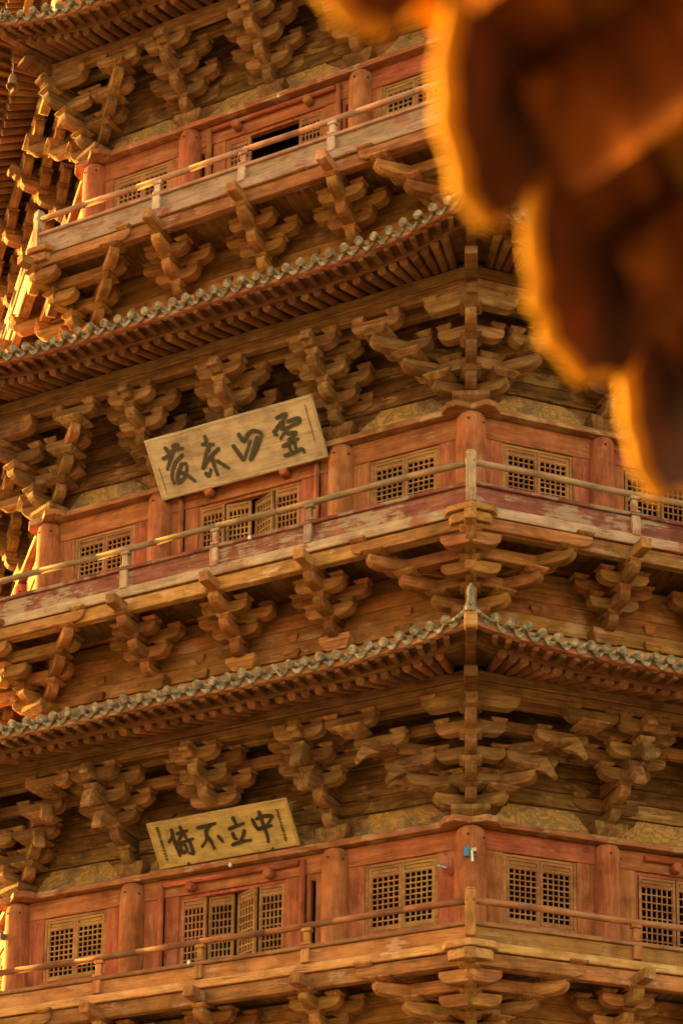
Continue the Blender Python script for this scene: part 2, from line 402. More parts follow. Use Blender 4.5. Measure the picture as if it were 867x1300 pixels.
def wall(l, k):
    s = ST[l]; h = s['S']/2; xb = s['xb']; zt, fl = -.385 if l == 'C' else -.44, s['zb']+.25
    F = FM(l, k); wb = s['wb']
    # lintel board under the plank
    for x0, x1 in ((-h+.2, -xb-.2), (-xb+.2, xb-.2), (xb+.2, h-.2)):
        bm = bmesh.new(); box(bm, x0, x1, -.10, .02, zt+.02, -.015); link('lintel_beam', finish(bm, 'lintel_beam', rx, .008), pagoda, F)
    # window bays
    for sx in (-1, 1):
        cx = sx*(xb+h)/2; a0 = xb+.2; a1 = h-.2; w0 = (xb+h)/2-.68; w1 = (xb+h)/2+.68
        bm = bmesh.new(); box(bm, cx-.68, cx+.68, -.082, .018, fl, wb)
        r = link('wall_panel', finish(bm, 'wall_panel', rz, .006), pagoda, F)
        for p0, p1 in ((a0, w0), (w1, a1)):
            bm = bmesh.new(); box(bm, min(sx*p0, sx*p1), max(sx*p0, sx*p1), -.085, .02, fl, zt+.019); link('jamb_board', finish(bm, 'jamb_board', rz, .006), r, F)
        bm = bmesh.new()
        box(bm, cx-.678, cx-.62, -.07, .05, wb+.002, zt+.015); box(bm, cx+.62, cx+.678, -.07, .05, wb+.002, zt+.015)
        box(bm, cx-.62, cx+.62, -.066, .046, zt-.04, zt+.013)
        wr = link('lattice_window', finish(bm, 'window_frame', win, .004), pagoda, F)
        lm = mesh(('leaf', l), lambda: leaf_mesh(.61, wb+.01, zt-.045, s['rows'], strip=.13 if l == 'C' else .09))
        for q in (-1, 1): link('window_leaf', lm, wr, F @ TR(cx+q*.309, -.03, 0) @ RZ(random.uniform(-.01, .01)))
    # door bay
    ow = 1.5 if k == -1 else 1.09
    bm = bmesh.new(); box(bm, -ow+.001, ow-.001, -.06, .04, zt-.045, zt+.015); box(bm, -ow+.001, -ow+.045, -.058, .038, fl, zt-.04); box(bm, ow-.045, ow-.001, -.058, .038, fl, zt-.04)
    dr = link('doorway', finish(bm, 'door_frame', rz), pagoda, F)
    for sx in (-1, 1):
        if k != -1: bm = bmesh.new(); tube(bm, (sx*1.43, -.14, fl), (sx*1.43, -.14, -.10), .055, n=12); link('door_post', finish(bm, 'door_post', rz), dr, F)
        for p0, p1 in (((1.5, xb-.18),) if k == -1 else ((1.09, 1.375), (1.48, 1.565), (1.665, xb-.18)) if (l in 'AE' or (l == 'C' and sx > 0)) else ((1.09, 1.375), (1.48, xb-.18))):
            bm = bmesh.new(); box(bm, min(sx*p0, sx*p1), max(sx*p0, sx*p1), -.085, .02, fl, zt+.019); link('side_board', finish(bm, 'side_board', rz, .006), dr, F)
        if k != -1 and (l in 'AE' or (l == 'C' and sx > 0)): bm = bmesh.new(); box(bm, min(sx*1.566, sx*1.664), max(sx*1.566, sx*1.664), -.08, .015, zt-.10, zt+.018); link('side_board', finish(bm, 'side_board', rz, .004), dr, F)
    bm = bmesh.new(); tube(bm, (-1.36, -.15, -.14), (1.36, -.15, -.14), .05, n=12); link('door_lintel', finish(bm, 'door_lintel', rx), dr, F)
    bm = bmesh.new(); lathe(bm, [(.07, 0), (.10, .03), (.10, .17), (.075, .2)], 6); pg = finish(bm, 'peg', rz)
    for x in (-.78, .80): link('lintel_peg', pg, dr, F @ TR(x, -.10, -.27) @ RX(PI/2))
    lw = .50 if k != -1 else .70
    lm = mesh(('dleaf', l, lw), lambda: leaf_mesh(lw, fl+.1, zt-.05, int(s['rows']*1.55), cols=5 if k != -1 else 6, strip=.13 if l == 'C' else .09))
    if l == 'A': spots = [(-.79, 0, 0), (-.98, .32, 1.45), (.98, .32, 1.7), (.79, 0, 0)]
    elif l == 'B': spots = [(-.79, 0, 0), (-.27, .06, .10), (.265, .07, -.40), (.79, 0, 0)]
    else: spots = [(-.79, 0, 0), (-.27, .08, .05), (.265, .04, -.42), (.79, 0, 0)]
    if k == -1: spots = [(-1.08, 0, 0), (-.36, 0, .01), (.36, .01, -.01), (1.08, 0, 0)]
    for x, y, a in spots: link('door_leaf', lm, dr, F @ TR(x, -.03+y, 0) @ RZ(a))
    # murals
    for x0, x1 in ((-h+.24, -xb-.20), (-xb+.20, xb-.20), (xb+.20, h-.24)):
        t = .56; c = random.uniform(.3, .55)
        pts = [(x0, .119), (x1, .119)]
        for i in range(7):
            a = i/6*PI/2; pts.append((x1-.05-c*math.sin(a), .16+(t-.16)*(1-math.cos(a)) if False else .15+(t-.15)*math.sin(a)**.8))
        for i in range(7):
            a = (6-i)/6*PI/2; pts.append((x0+.05+c*math.sin(a), .15+(t-.15)*math.sin(a)**.8))
        pts = [(x, z if z < .13 else z+random.uniform(-.05, .02)) for x, z in pts]
        bm = bmesh.new(); prism(bm, pts, -.06, .02); link('mural_panel', finish(bm, 'mural_panel', mural), pagoda, F @ TR(0, 0, 0))
    # plank over the columns, ends crossing beyond the corner posts
    bm = bmesh.new(); e = h+.52; dzk = .004*(k % 2)
    prism(bm, [(-e, .12), (e, .12), (e, -.10), (e-.12, -.26), (-e+.12, -.26), (-e, -.10)], -.002+dzk, .113+dzk, 'xy')
    link('cap_plank', finish(bm, 'cap_plank', px_, .008), pagoda, F)
    # timber wall of stacked beams behind the brackets
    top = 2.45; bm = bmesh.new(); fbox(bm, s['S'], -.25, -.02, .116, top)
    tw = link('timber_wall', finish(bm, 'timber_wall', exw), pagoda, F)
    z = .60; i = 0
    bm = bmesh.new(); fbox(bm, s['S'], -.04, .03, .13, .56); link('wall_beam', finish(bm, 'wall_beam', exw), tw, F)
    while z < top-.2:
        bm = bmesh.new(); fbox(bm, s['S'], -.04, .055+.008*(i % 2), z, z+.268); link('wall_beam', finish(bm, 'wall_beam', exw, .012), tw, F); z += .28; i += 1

def pingzuo_wall(l, k):
    s = ST[l]; F = FM(l, k); zb = s['zb']; top = zb+.2; bot = zb-2.7
    bm = bmesh.new(); fbox(bm, s['S'], -.3, -.03, bot, top); tw = link('timber_wall', finish(bm, 'lower_timber_wall', wx), pagoda, F)
    z = top-.28; i = 0
    while z > zb-1.0:
        bm = bmesh.new(); fbox(bm, s['S'], -.05, .02+.006*(i % 2), z, z+.276); link('wall_beam', finish(bm, 'wall_beam', beamo, .012), tw, F); z -= .28; i += 1
    bm = bmesh.new(); fbox(bm, s['S'], -.05, .16, zb-1.16, zb-1.045); link('wall_beam', finish(bm, 'base_plank', beamo, .01), tw, F)
    bm = bmesh.new(); fbox(bm, s['S'], -.05, .10, zb-1.29, zb-1.165); link('wall_beam', finish(bm, 'base_beam', beamo, .01), tw, F)
    bm = bmesh.new(); fbox(bm, s['S'], -.05, .14, zb-2.2, zb-1.295); link('skirt_board', finish(bm, 'skirt_board', pinkw, .01), tw, F)
    # small blocks carved in relief on the wall
    hs = s['S']/2
    for x in (-(hs+s['xb'])/2, -s['xb']/2, s['xb']/2, (hs+s['xb'])/2):
        for dx, zz, w in ((0, zb-.62, .2), (.0, zb-.95, .3)):
            link('relief_block', block(wx, round(w, 2), .15), tw, F @ TR(x+random.uniform(-.06, .06), .03, zz) )

# ---- eaves
def lift(x, h, up):
    d = max(0, abs(x)-(h-1.9)); return up*(d/3.0)**2
def eave(l, k, detail=True, tiles=True):
    s = ST[l]; F = FM(l, k); h = s['S']/2; E = s['E']; Ez = s['Ez']; pu = s['pu']; SL = .38; up = s.get('up', .22)
    def edge(x):  # eave line offset and height at x
        d = max(0, abs(x)-(h-1.2))/2.4; return E+.26*d*d, Ez+lift(x, h, up)
    Lx = h+(E+.26)*T
    # roof surface
    n = 40; bm = bmesh.new(); rows = []
    inner_off = -.55; inner_z = Ez+.40*(E+.55)+.10
    for j in range(7):
        row = []
        for i in range(n+1):
            u = -1+2*i/n; x = u*Lx; eo, ezz = edge(x); v = j/6
            off = eo+(inner_off-eo)*v; hx = (h+off*T)*u
            if j == 0: hx = u*(h+eo*T)
            z = (ezz+.05)*(1-v)+inner_z*v-.22*math.sin(v*PI)*.6
            row.append((hx, off, z))
        rows.append(row)
    for th, flip in ((0, False), (-.06, True)):
        vs = [[bm.verts.new((x, -o, z+th)) for x, o, z in r] for r in rows]
        for a, b in zip(vs, vs[1:]):
            for i in range(n): bm.faces.new([a[i], a[i+1], b[i+1], b[i]] if not flip else [a[i], b[i], b[i+1], a[i+1]])
        if th == 0: top = vs
        else:
            for i in range(n): bm.faces.new([top[0][i+1], top[0][i], vs[0][i], vs[0][i+1]])
    # tile rows with round ends and curved drip lips
    if tiles:
        pitch = .285; m = int(Lx/pitch)
        for q in range(-m, m+1):
            x = q*pitch
            if abs(x) > h+E*T-.1: continue
            eo, ezz = edge(x); z = ezz+.105+random.uniform(-.014, .014); ro = random.uniform(-.03, .03); rr = .064
            # rows run straight up the slope until they meet the hip
            offend = max(inner_off, (abs(x)-h)/T+.05) if abs(x) > h+inner_off*T else inner_off
            pts = [(x, -(eo+.05+ro), z)]
            for v in (.15, .4, .7, 1.0):
                off = eo+(offend-eo)*v; vv = (off-eo)/(inner_off-eo)
                pts.append((x, -off, (ezz+.05)*(1-vv)+inner_z*vv-.132*math.sin(vv*PI)+.04))
            for p0, p1 in zip(pts, pts[1:]): tube(bm, p0, p1, rr, n=10)
            d = (Vector(pts[0])-Vector(pts[1])).normalized()
            c = Vector(pts[0]); tube(bm, c, c+d*.06, rr+.014, n=14, smooth=False); tube(bm, c+d*.06, c+d*.067, rr-.012, n=12, smooth=False)
            # pan lip hanging between this tube and the next
            if abs(x+pitch) < h+E*T:
                e2, z2 = edge(x+pitch); N = 8; prev = None; dr = random.uniform(-.01, .015)
                for i in range(N+1):
                    a = i/N; xx = x+pitch*a; sag = math.sin(a*PI); zz = ezz*(1-a)+z2*a+.105-.115*sag
                    eo2 = eo*(1-a)+e2*a+.055+dr
                    lip = .032+.038*sag
                    cur = [bm.verts.new((xx, -eo2, zz)), bm.verts.new((xx, -eo2+.01, zz-lip)), bm.verts.new((xx, -eo2+.035, zz-lip)), bm.verts.new((xx, -eo2+.4, zz+.09))]
                    if prev:
                        for w in range(3):
                            f = bm.faces.new([prev[w], cur[w], cur[w+1], prev[w+1]]); f.smooth = (w == 2)
                        f = bm.faces.new([prev[3], cur[3], cur[0], prev[0]])
                    prev = cur
    root = link('eave_roof', finish(bm, 'eave_roof', tile), pagoda, F)
    if not detail: return
    # boards along the edge
    def edgeboard(name, do0, do1, dz0, dz1, mat):
        bm = bmesh.new(); N = 36; prev = None
        for i in range(N+1):
            u = -1+2*i/N; 
            x = u*Lx; eo, ezz = edge(x)
            o0, o1 = eo+do0, eo+do1
            x0, x1 = u*(h+o0*T), u*(h+o1*T)
            cur = [bm.verts.new(p) for p in ((x0, -o0, ezz+dz0), (x1, -o1, ezz+dz0), (x1, -o1, ezz+dz1), (x0, -o0, ezz+dz1))]
            if prev:
                for w in range(4): bm.faces.new([prev[w], prev[(w+1) % 4], cur[(w+1) % 4], cur[w]])
            prev = cur
        link(name, finish(bm, name, mat), root, F)
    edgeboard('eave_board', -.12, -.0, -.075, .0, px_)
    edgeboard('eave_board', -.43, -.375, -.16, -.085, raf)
    # soffit boards above rafters
    bm = bmesh.new(); N = 30
    prev = None
    for i in range(N+1):
        u = -1+2*i/N; x = u*Lx; eo, ezz = edge(x); pz = []
        for o, dz in ((eo-.04, -.075), (eo-.36, -.04), (eo-.385, -.185), (pu, SL*(E-.40-pu)-.185), (-.2, SL*(E-.2)-.185)):
            zz = (ezz+dz) if o > pu+.02 else Ez+dz+(ezz-Ez)*.25
            pz.append(bm.verts.new((u*(h+o*T), -o, zz)))
        if prev:
            for w in range(4): bm.faces.new([prev[w], prev[w+1], pz[w+1], pz[w]])
        prev = pz
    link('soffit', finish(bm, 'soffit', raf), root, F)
    # rafters
    pitch = .25; rr = .078
    rme = None
    xs = [(q+.5)*pitch for q in range(-30, 30)]
    fan0 = h-.75
    for x in xs:
        if abs(x) > h+(E+.1)*T-.18: continue
        sg = 1 if x > 0 else -1
        eo, ezz = edge(x)
        if abs(x) > fan0:
            xi = sg*(fan0+(abs(x)-fan0)*.42); 
        else: xi = x
        xm = x+(xi-x)*.30
        # round rafter: from wall to eo-.72
        o1 = eo-.40; z1 = ezz-.215; o0 = pu; z0 = Ez-.215+SL*(E-.40-pu)+(ezz-Ez)*.3; 
        oi = .0; 
        zi = z0+(o0-oi)*.28
        # two-part line: direction outwards
        P1 = Vector((xm, -o1, z1)); 
        t_in = (o1-oi)/(eo-oi)
        P0 = Vector((xi+(xm-xi)*.0, -max(oi, (abs(xi)-h)/T), zi)); 
        # keep straight: aim line through z at purlin
        P0.z = z1+(z0-z1)*((o1+P0.y)/(max(.2, o1-o0)))
        d = P1-P0; L = d.length
        me = mesh(('raf', round(L, 1)), lambda: (lambda b: (tube(b, (0, 0, 0), (round(L, 1), 0, 0), rr, n=10), finish(b, 'rafter', raf))[1])(bmesh.new()))
        q = d.to_track_quat('X', 'Z').to_matrix().to_4x4()
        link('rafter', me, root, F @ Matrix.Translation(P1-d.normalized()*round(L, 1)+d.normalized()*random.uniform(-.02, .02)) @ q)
        # flying rafter, square
        Q1 = Vector((x, -(eo-.05), ezz-.118)); Q0 = Vector((x+(xm-x)*.8, -(eo-.62), ezz-.03))
        d = Q1-Q0; L = d.length
        def fm():
            b = bmesh.new(); LL = round(L, 1); w = .048
            prism(b, [(0, -w), (LL, -w*.75), (LL, w*.75), (0, w)], -w, w); return finish(b, 'flying_rafter', raf, .006)
        me = mesh(('fly', round(L, 1)), fm); q = d.to_track_quat('X', 'Z').to_matrix().to_4x4()
        link('flying_rafter', me, root, F @ Matrix.Translation(Q1-d.normalized()*round(L, 1)) @ q)
    # purlins
    zt = z0 = s['Ez']-.17
    nj, j = s['nj'], s['jump']
    zp = .33+s['dz']*(nj+1) if True else 0
    tp = Ez-.215+SL*(E-.40-pu)-.072; zp = min(zp, tp-.16)
    for za, zb_, w in (((zp, zp+(tp-zp)*.48, .085), (zp+(tp-zp)*.48+.006, tp, .10)) if tp-zp > .3 else ((zp, tp, .09),)):
        bm = bmesh.new(); fbox(bm, s['S'], nj*j-w, nj*j+w, za, zb_); link('eave_purlin', finish(bm, 'eave_purlin', ex, .015), root, F)
    for jj in range(2, nj):
        bm = bmesh.new(); zz = .33+s['dz']*(jj+2)
        fbox(bm, s['S'], jj*j-.075, jj*j+.075, zz+.008, zz+.2); link('tie_beam', finish(bm, 'tie_beam', ex, .012), root, F)
        if zz+.28 < Ez:
            pass
    # strip ceiling between beams (dark recess boards)
    bm = bmesh.new(); fbox(bm, s['S'], .06, nj*j-.1, Ez+.18, Ez+.21); link('ceiling_board', finish(bm, 'ceiling_board', ex), root, F)
def hip(l, c):
    s = ST[l]; F = CM(l, c); rE = (s['E']+.26)/C22; Ez = s['Ez']+lift(s['S']/2+(s['E']+.26)*T, s['S']/2, s.get('up', .22))
    bm = bmesh.new(); z0 = s['Ez']
    def beam(pts, w): prism(bm, [(-r, z) for r, z in pts], -w/2, w/2, 'yz')
    beam([(-.4, z0+.18), (rE-.85, Ez-.34), (rE-.72, Ez-.44), (rE-.66, Ez-.62), (rE-.80, Ez-.60), (rE-.98, Ez-.56), (-.4, z0-.16)], .22)
    beam([(.2, z0+.30), (rE-.3, Ez-.02), (rE+.06, Ez+.05), (rE+.06, Ez-.14), (rE-.3, Ez-.22), (.2, z0+.06)], .17)
    hb = link('hip_beam', finish(bm, 'hip_beam', raf, .012), pagoda, F)
    bm = bmesh.new(); box(bm, -.105, .105, -(rE+.10), -(rE-.10), Ez-.15, Ez+.085); link('beam_cap', finish(bm, 'beam_cap', lbC, .02), hb, F)
    # ridge along the hip
    bm = bmesh.new(); pts = []
    iz = z0+.40*(s['E']+.55)+.16
    for i in range(9):
        v = i/8; r = rE-.12+(-.6-(rE-.12))*v; pts.append(Vector((0, -r, (Ez+.16)*(1-v)+iz*v-.13*math.sin(v*PI))))
    for a, b in zip(pts, pts[1:]): tube(bm, a, b, .10, n=12)
    # wings sweeping down on both sides to meet the tile lips
    for sx in (-1, 1):
        pv = None
        prevp = Vector((0, -(rE+.08), Ez+.17))
        for i in range(1, 6):
            a = i/5; p = Vector((sx*.36*a, -(rE+.08)+.17*a, Ez+.17-.17*math.sin(a*PI/2))); tube(bm, prevp, p, .055-.005*i, .055-.005*(i+1), n=8); prevp = p
    link('hip_ridge', finish(bm, 'hip_ridge', tile), hb, F)
    # seated ridge beast
    bm = bmesh.new()
    lathe(bm, [(.14, 0), (.145, .06), (.11, .12), (.085, .2), (.078, .30), (.088, .38), (.075, .44), (.05, .5), (.04, .545), (.012, .60)], 12)
    for v in bm.verts: v.co.y *= 1.25; v.co.y -= .10*math.sin(v.co.z*5)
    tube(bm, (0, -.08, .40), (0, -.22, .36), .05, .03, 8); tube(bm, (-.05, -.02, .46), (-.075, .04, .56), .022, .006, 6); tube(bm, (.05, -.02, .46), (.075, .04, .56), .022, .006, 6)
    tube(bm, (-.05, -.16, .02), (-.05, -.12, .24), .032, .035, 8); tube(bm, (.05, -.16, .02), (.05, -.12, .24), .032, .035, 8)
    tube(bm, (0, .12, .06), (0, .2, .34), .035, .015, 8)
    link('ridge_beast', finish(bm, 'ridge_beast', simple('pale_clay', (.17, .14, .105), .8, 0, 14, .6) if 'pale_clay' not in bpy.data.materials else bpy.data.materials['pale_clay']), hb, F @ TR(0, -(rE-.06), Ez+.18) @ Matrix.Diagonal((.72, .72, .76, 1)))

# ---- balconies
def balcony(l, k):
    s = ST[l]; F = FM(l, k); p = s['p']; zb = s['zb']; mp, mpost, mrail = pale[l]; S = s['S']; h = S/2+p*T
    bm = bmesh.new(); fbox(bm, S, -.1, p+.07, zb+.27, zb+.34); root = link('balcony', finish(bm, 'balcony_floor', wy, .006), pagoda, F)
    bm = bmesh.new(); fbox(bm, S, p-.13, p+.03, zb, zb+.262); link('edge_beam', finish(bm, 'edge_beam', beamo, .012), root, F)
    top = s['mid']-.035; eb = zb+.275; e1 = eb+.15 if l == 'C' else eb+.19
    bm = bmesh.new(); fbox(bm, S, p-.03, p+.085, eb+.0, e1); link('edge_board', finish(bm, 'edge_board', lbC if l == 'C' else lb, .01), root, F)
    bm = bmesh.new(); fbox(bm, S, p-.02, p+.04, e1+.004, top); link('railing_panel', finish(bm, 'railing_panel', mp, .006), root, F)
    bm = bmesh.new(); fbox(bm, S, p-.05, p+.085, top+.004, top+.075); link('middle_rail', finish(bm, 'middle_rail', mrail if l != 'B' else mp, .012), root, F)
    bm = bmesh.new(); N = 8; e = h+.10
    ps = [Vector((-e+2*e*i/N, -(p+.015)+0, s['rail']+.012*math.sin(i*2.1))) for i in range(N+1)]
    for a, b in zip(ps, ps[1:]): tube(bm, a, b, .056, n=12)
    link('handrail', finish(bm, 'handrail', mrail), root, F)
    xr = s['xb'] if l != 'B' else 1.89
    def post():
        bm = bmesh.new()
        box(bm, -.08, .08, -(.105), -.0, eb+.17, top+.0); box(bm, -.09, .09, -.085, .03, top+.08, top+.13)
        box(bm, -.055, .055, -.06, .03, top+.13, s['rail']-.12); box(bm, -.09, .09, -.075, .045, s['rail']-.115, s['rail']-.05)
        return finish(bm, 'post', mpost, .01)
    pm = mesh(('post', l), post)
    for x in (-xr, 0, xr): link('railing_post', pm, root, F @ TR(x, -p, 0))
def corner_post(l, c):
    s = ST[l]; F = CM(l, c); r = s['p']/C22; bm = bmesh.new(); w = .088
    box(bm, -w, w, -r-w, -r+w, s['zb']+.5, s['rail']+.17); box(bm, -w*.8, w*.8, -r-w*.8, -r+w*.8, s['rail']+.17, s['rail']+.21)
    link('corner_post', finish(bm, 'corner_post', pale[l][1], .015), pagoda, F)
    # stepped plates under the corner post
    bm = bmesh.new(); zb = s['zb']
    for sx in (-1, 1):
        pass
    pts = [(0, -r-.26), (.40, -r-.09), (.46, -r+.08), (0, -r-.1), (-.46, -r+.08), (-.40, -r-.09)]
    prism(bm, pts, zb+.285, zb+.40, 'xy'); prism(bm, [(x*.84, y+.04) for x, y in pts], zb+.10, zb+.27, 'xy')
    link('corner_plate', finish(bm, 'corner_plate', lbC if l == 'C' else wx, .01), pagoda, F)

FACES = (1, 0, -1)
for l in ('C', 'B', 'A'):
    columns(l, FACES, (2, 1, 0, -1))
    for k in FACES:
        wall(l, k); pingzuo_wall(l, k); balcony(l, k); eave(l, k)
        for x in (-ST[l]['xb'], 0, ST[l]['xb']):
            column_set(l, k, x, 'eave', strut=(x == 0 and l != 'A')); column_set(l, k, x, 'pz')
    for c in (1, 0, -1):
        corner_set(l, c, 'eave'); corner_set(l, c, 'pz')
        hip(l, c); corner_post(l, c)
# storey above: only its shaded left side shows over the topmost eave
for k in (1, 0):
    balcony('E', k); pingzuo_wall('E', k)
    for x in (-ST['E']['xb'], 0, ST['E']['xb']): column_set('E', k, x, 'pz')
wall('E', 1); eave('E', 1); columns('E', (1,), (1, 2)); corner_set('E', 1, 'pz'); corner_post('E', 1)
for l in ('C', 'B', 'A'):
    for k in (2, -2, 3, -3, 4): eave(l, k, detail=False, tiles=False)
# plain lower body and inner core so that shade and light behave from every side
def octprism(name, R0, z0, z1, mat, kk=8):
    bm = bmesh.new(); pts = [(R0*math.cos(math.radians(-90+45*i)), R0*math.sin(math.radians(-90+45*i))) for i in range(8)]
    prism(bm, pts, z0, z1, 'xy'); link(name, finish(bm, name, mat), pagoda, Matrix.Identity(4))
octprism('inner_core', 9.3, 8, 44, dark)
octprism('lower_body', 11.7, 1.0, 9.0, rx)
octprism('stone_base', 16.5, GROUND, 1.0, stone)
bm = bmesh.new()
for z0, z1, r0, r1 in ((7.3, 9.6, 15.4, 11.8),):
    a = [bm.verts.new((r0*math.cos(math.radians(-90+45*i)), r0*math.sin(math.radians(-90+45*i)), z0)) for i in range(8)]
    b = [bm.verts.new((r1*math.cos(math.radians(-90+45*i)), r1*math.sin(math.radians(-90+45*i)), z1)) for i in range(8)]
    for i in range(8): bm.faces.new([a[i], a[(i+1) % 8], b[(i+1) % 8], b[i]])
    bm.faces.new(a[::-1]); bm.faces.new(b)
link('lower_roof', finish(bm, 'lower_roof', tile), pagoda, Matrix.Identity(4))
for l, nx in (('C', 'B'), ('B', 'A'), ('A', 'E')):     # rear walls close the body on the unseen side
    bm = bmesh.new()
    for k in (2, 3, 4, -2, -3):
        M = FM(l, k); s = ST[l]; vs = [M @ Vector((x, 0, z)) for x, z in ((-s['S']/2, -5.6), (s['S']/2, -5.6), (s['S']/2, 2.5), (-s['S']/2, 2.5))]
        bm.faces.new([bm.verts.new(v) for v in vs])
    link('rear_wall', finish(bm, 'rear_wall', rx), pagoda, Matrix.Identity(4))

# ------------------------------------------------------------------ plaques
def capsule(bm, a, b, r0, r1, z0, z1):
    a = Vector(a); b = Vector(b); d = (b-a)
    if d.length < 1e-5: return
    ang_ = math.atan2(d.y, d.x); pts = []
    for i in range(7): t = ang_+PI/2+PI*i/6; pts.append((a.x+r0*math.cos(t), a.y+r0*math.sin(t)))
    for i in range(7): t = ang_-PI/2+PI*i/6; pts.append((b.x+r1*math.cos(t), b.y+r1*math.sin(t)))
    prism(bm, pts, z0, z1, 'xy')
def smooth_path(st):
    out = []; P = [Vector(p) for p in st]
    if len(P) == 2: return P
    for i in range(len(P)-1):
        p0 = P[max(i-1, 0)]; p1 = P[i]; p2 = P[i+1]; p3 = P[min(i+2, len(P)-1)]
        for j in range(4):
            t = j/4; out.append(.5*((2*p1)+(p2-p0)*t+(2*p0-5*p1+4*p2-p3)*t*t+(3*p1-p0-3*p2+p3)*t**3))
    out.append(P[-1]); return out
SB = [[(0.389, 0.896), (0.428, 0.816), (0.439, 0.783)], [(0.285, 0.729), (0.367, 0.739), (0.531, 0.821), (0.654, 0.882), (0.609, 0.913), (0.537, 0.9)], [(0.531, 0.821), (0.732, 0.813)], [(0.518, 0.784), (0.403, 0.65), (0.304, 0.531)], [(0.679, 0.695), (0.528, 0.619), (0.418, 0.503), (0.351, 0.376), (0.352, 0.252)], [(0.626, 0.545), (0.503, 0.421), (0.445, 0.291), (0.463, 0.245), (0.602, 0.315), (0.69, 0.437), (0.702, 0.536), (0.591, 0.543)], [(0.524, 0.416), (0.657, 0.342), (0.778, 0.199)], [(1.238, 0.904), (1.242, 0.752), (1.242, 0.65)], [(1.151, 0.784), (1.361, 0.733)], [(1.267, 0.725), (1.153, 0.59), (1.012, 0.379)], [(1.43, 0.636), (1.224, 0.532), (1.033, 0.374)], [(1.262, 0.544), (1.257, 0.361), (1.272, 0.202)], [(1.046, 0.278), (1.096, 0.225), (1.164, 0.322)], [(1.349, 0.43), (1.523, 0.265)], [(1.911, 0.785), (1.978, 0.648), (2.098, 0.752), (2.23, 0.775), (2.349, 0.681), (2.21, 0.482), (2.027, 0.304)], [(2.251, 0.649), (1.992, 0.312)], [(1.744, 0.616), (1.807, 0.468), (1.865, 0.343), (1.982, 0.471), (2.093, 0.621)], [(2.737, 0.885), (2.919, 0.908), (2.84, 0.817), (2.709, 0.717), (2.597, 0.677)], [(2.781, 0.787), (2.614, 0.651), (2.647, 0.599)], [(2.927, 0.775), (3.129, 0.782), (3.134, 0.715), (2.948, 0.682), (2.8, 0.607), (2.697, 0.521)], [(2.828, 0.776), (2.772, 0.68), (2.872, 0.678)], [(2.863, 0.57), (3.01, 0.557), (2.944, 0.506), (2.831, 0.467)], [(2.94, 0.574), (2.942, 0.418), (2.932, 0.265)], [(2.705, 0.386), (2.865, 0.414), (3.025, 0.443)], [(2.812, 0.405), (2.832, 0.266)], [(2.692, 0.222), (2.884, 0.231), (3.044, 0.26), (3.075, 0.197)]]
SC = [[(0.47, 0.678), (0.457, 0.578), (0.351, 0.475)], [(0.457, 0.578), (0.46, 0.405), (0.48, 0.195)], [(0.653, 0.698), (0.659, 0.629)], [(0.556, 0.595), (0.768, 0.619)], [(0.677, 0.626), (0.584, 0.505), (0.511, 0.449)], [(0.68, 0.575), (0.708, 0.484)], [(0.519, 0.413), (0.83, 0.455)], [(0.549, 0.391), (0.545, 0.253), (0.641, 0.263), (0.638, 0.376), (0.544, 0.374)], [(0.752, 0.443), (0.756, 0.27), (0.749, 0.185), (0.682, 0.213)], [(0.994, 0.632), (1.162, 0.638), (1.351, 0.657)], [(1.257, 0.647), (1.141, 0.565), (1.093, 0.403), (0.966, 0.287)], [(1.125, 0.449), (1.167, 0.339), (1.187, 0.216)], [(1.337, 0.414), (1.39, 0.311)], [(1.722, 0.693), (1.743, 0.571)], [(1.589, 0.513), (1.734, 0.539), (1.887, 0.564)], [(1.628, 0.422), (1.64, 0.334), (1.671, 0.312)], [(1.86, 0.434), (1.807, 0.341), (1.737, 0.284)], [(1.562, 0.219), (1.745, 0.249), (1.928, 0.244)], [(2.079, 0.599), (2.101, 0.478), (2.136, 0.404)], [(2.17, 0.6), (2.321, 0.625), (2.46, 0.601), (2.43, 0.556), (2.309, 0.443)], [(2.14, 0.42), (2.251, 0.427), (2.398, 0.436)], [(2.245, 0.713), (2.253, 0.503), (2.267, 0.281), (2.252, 0.156)]]
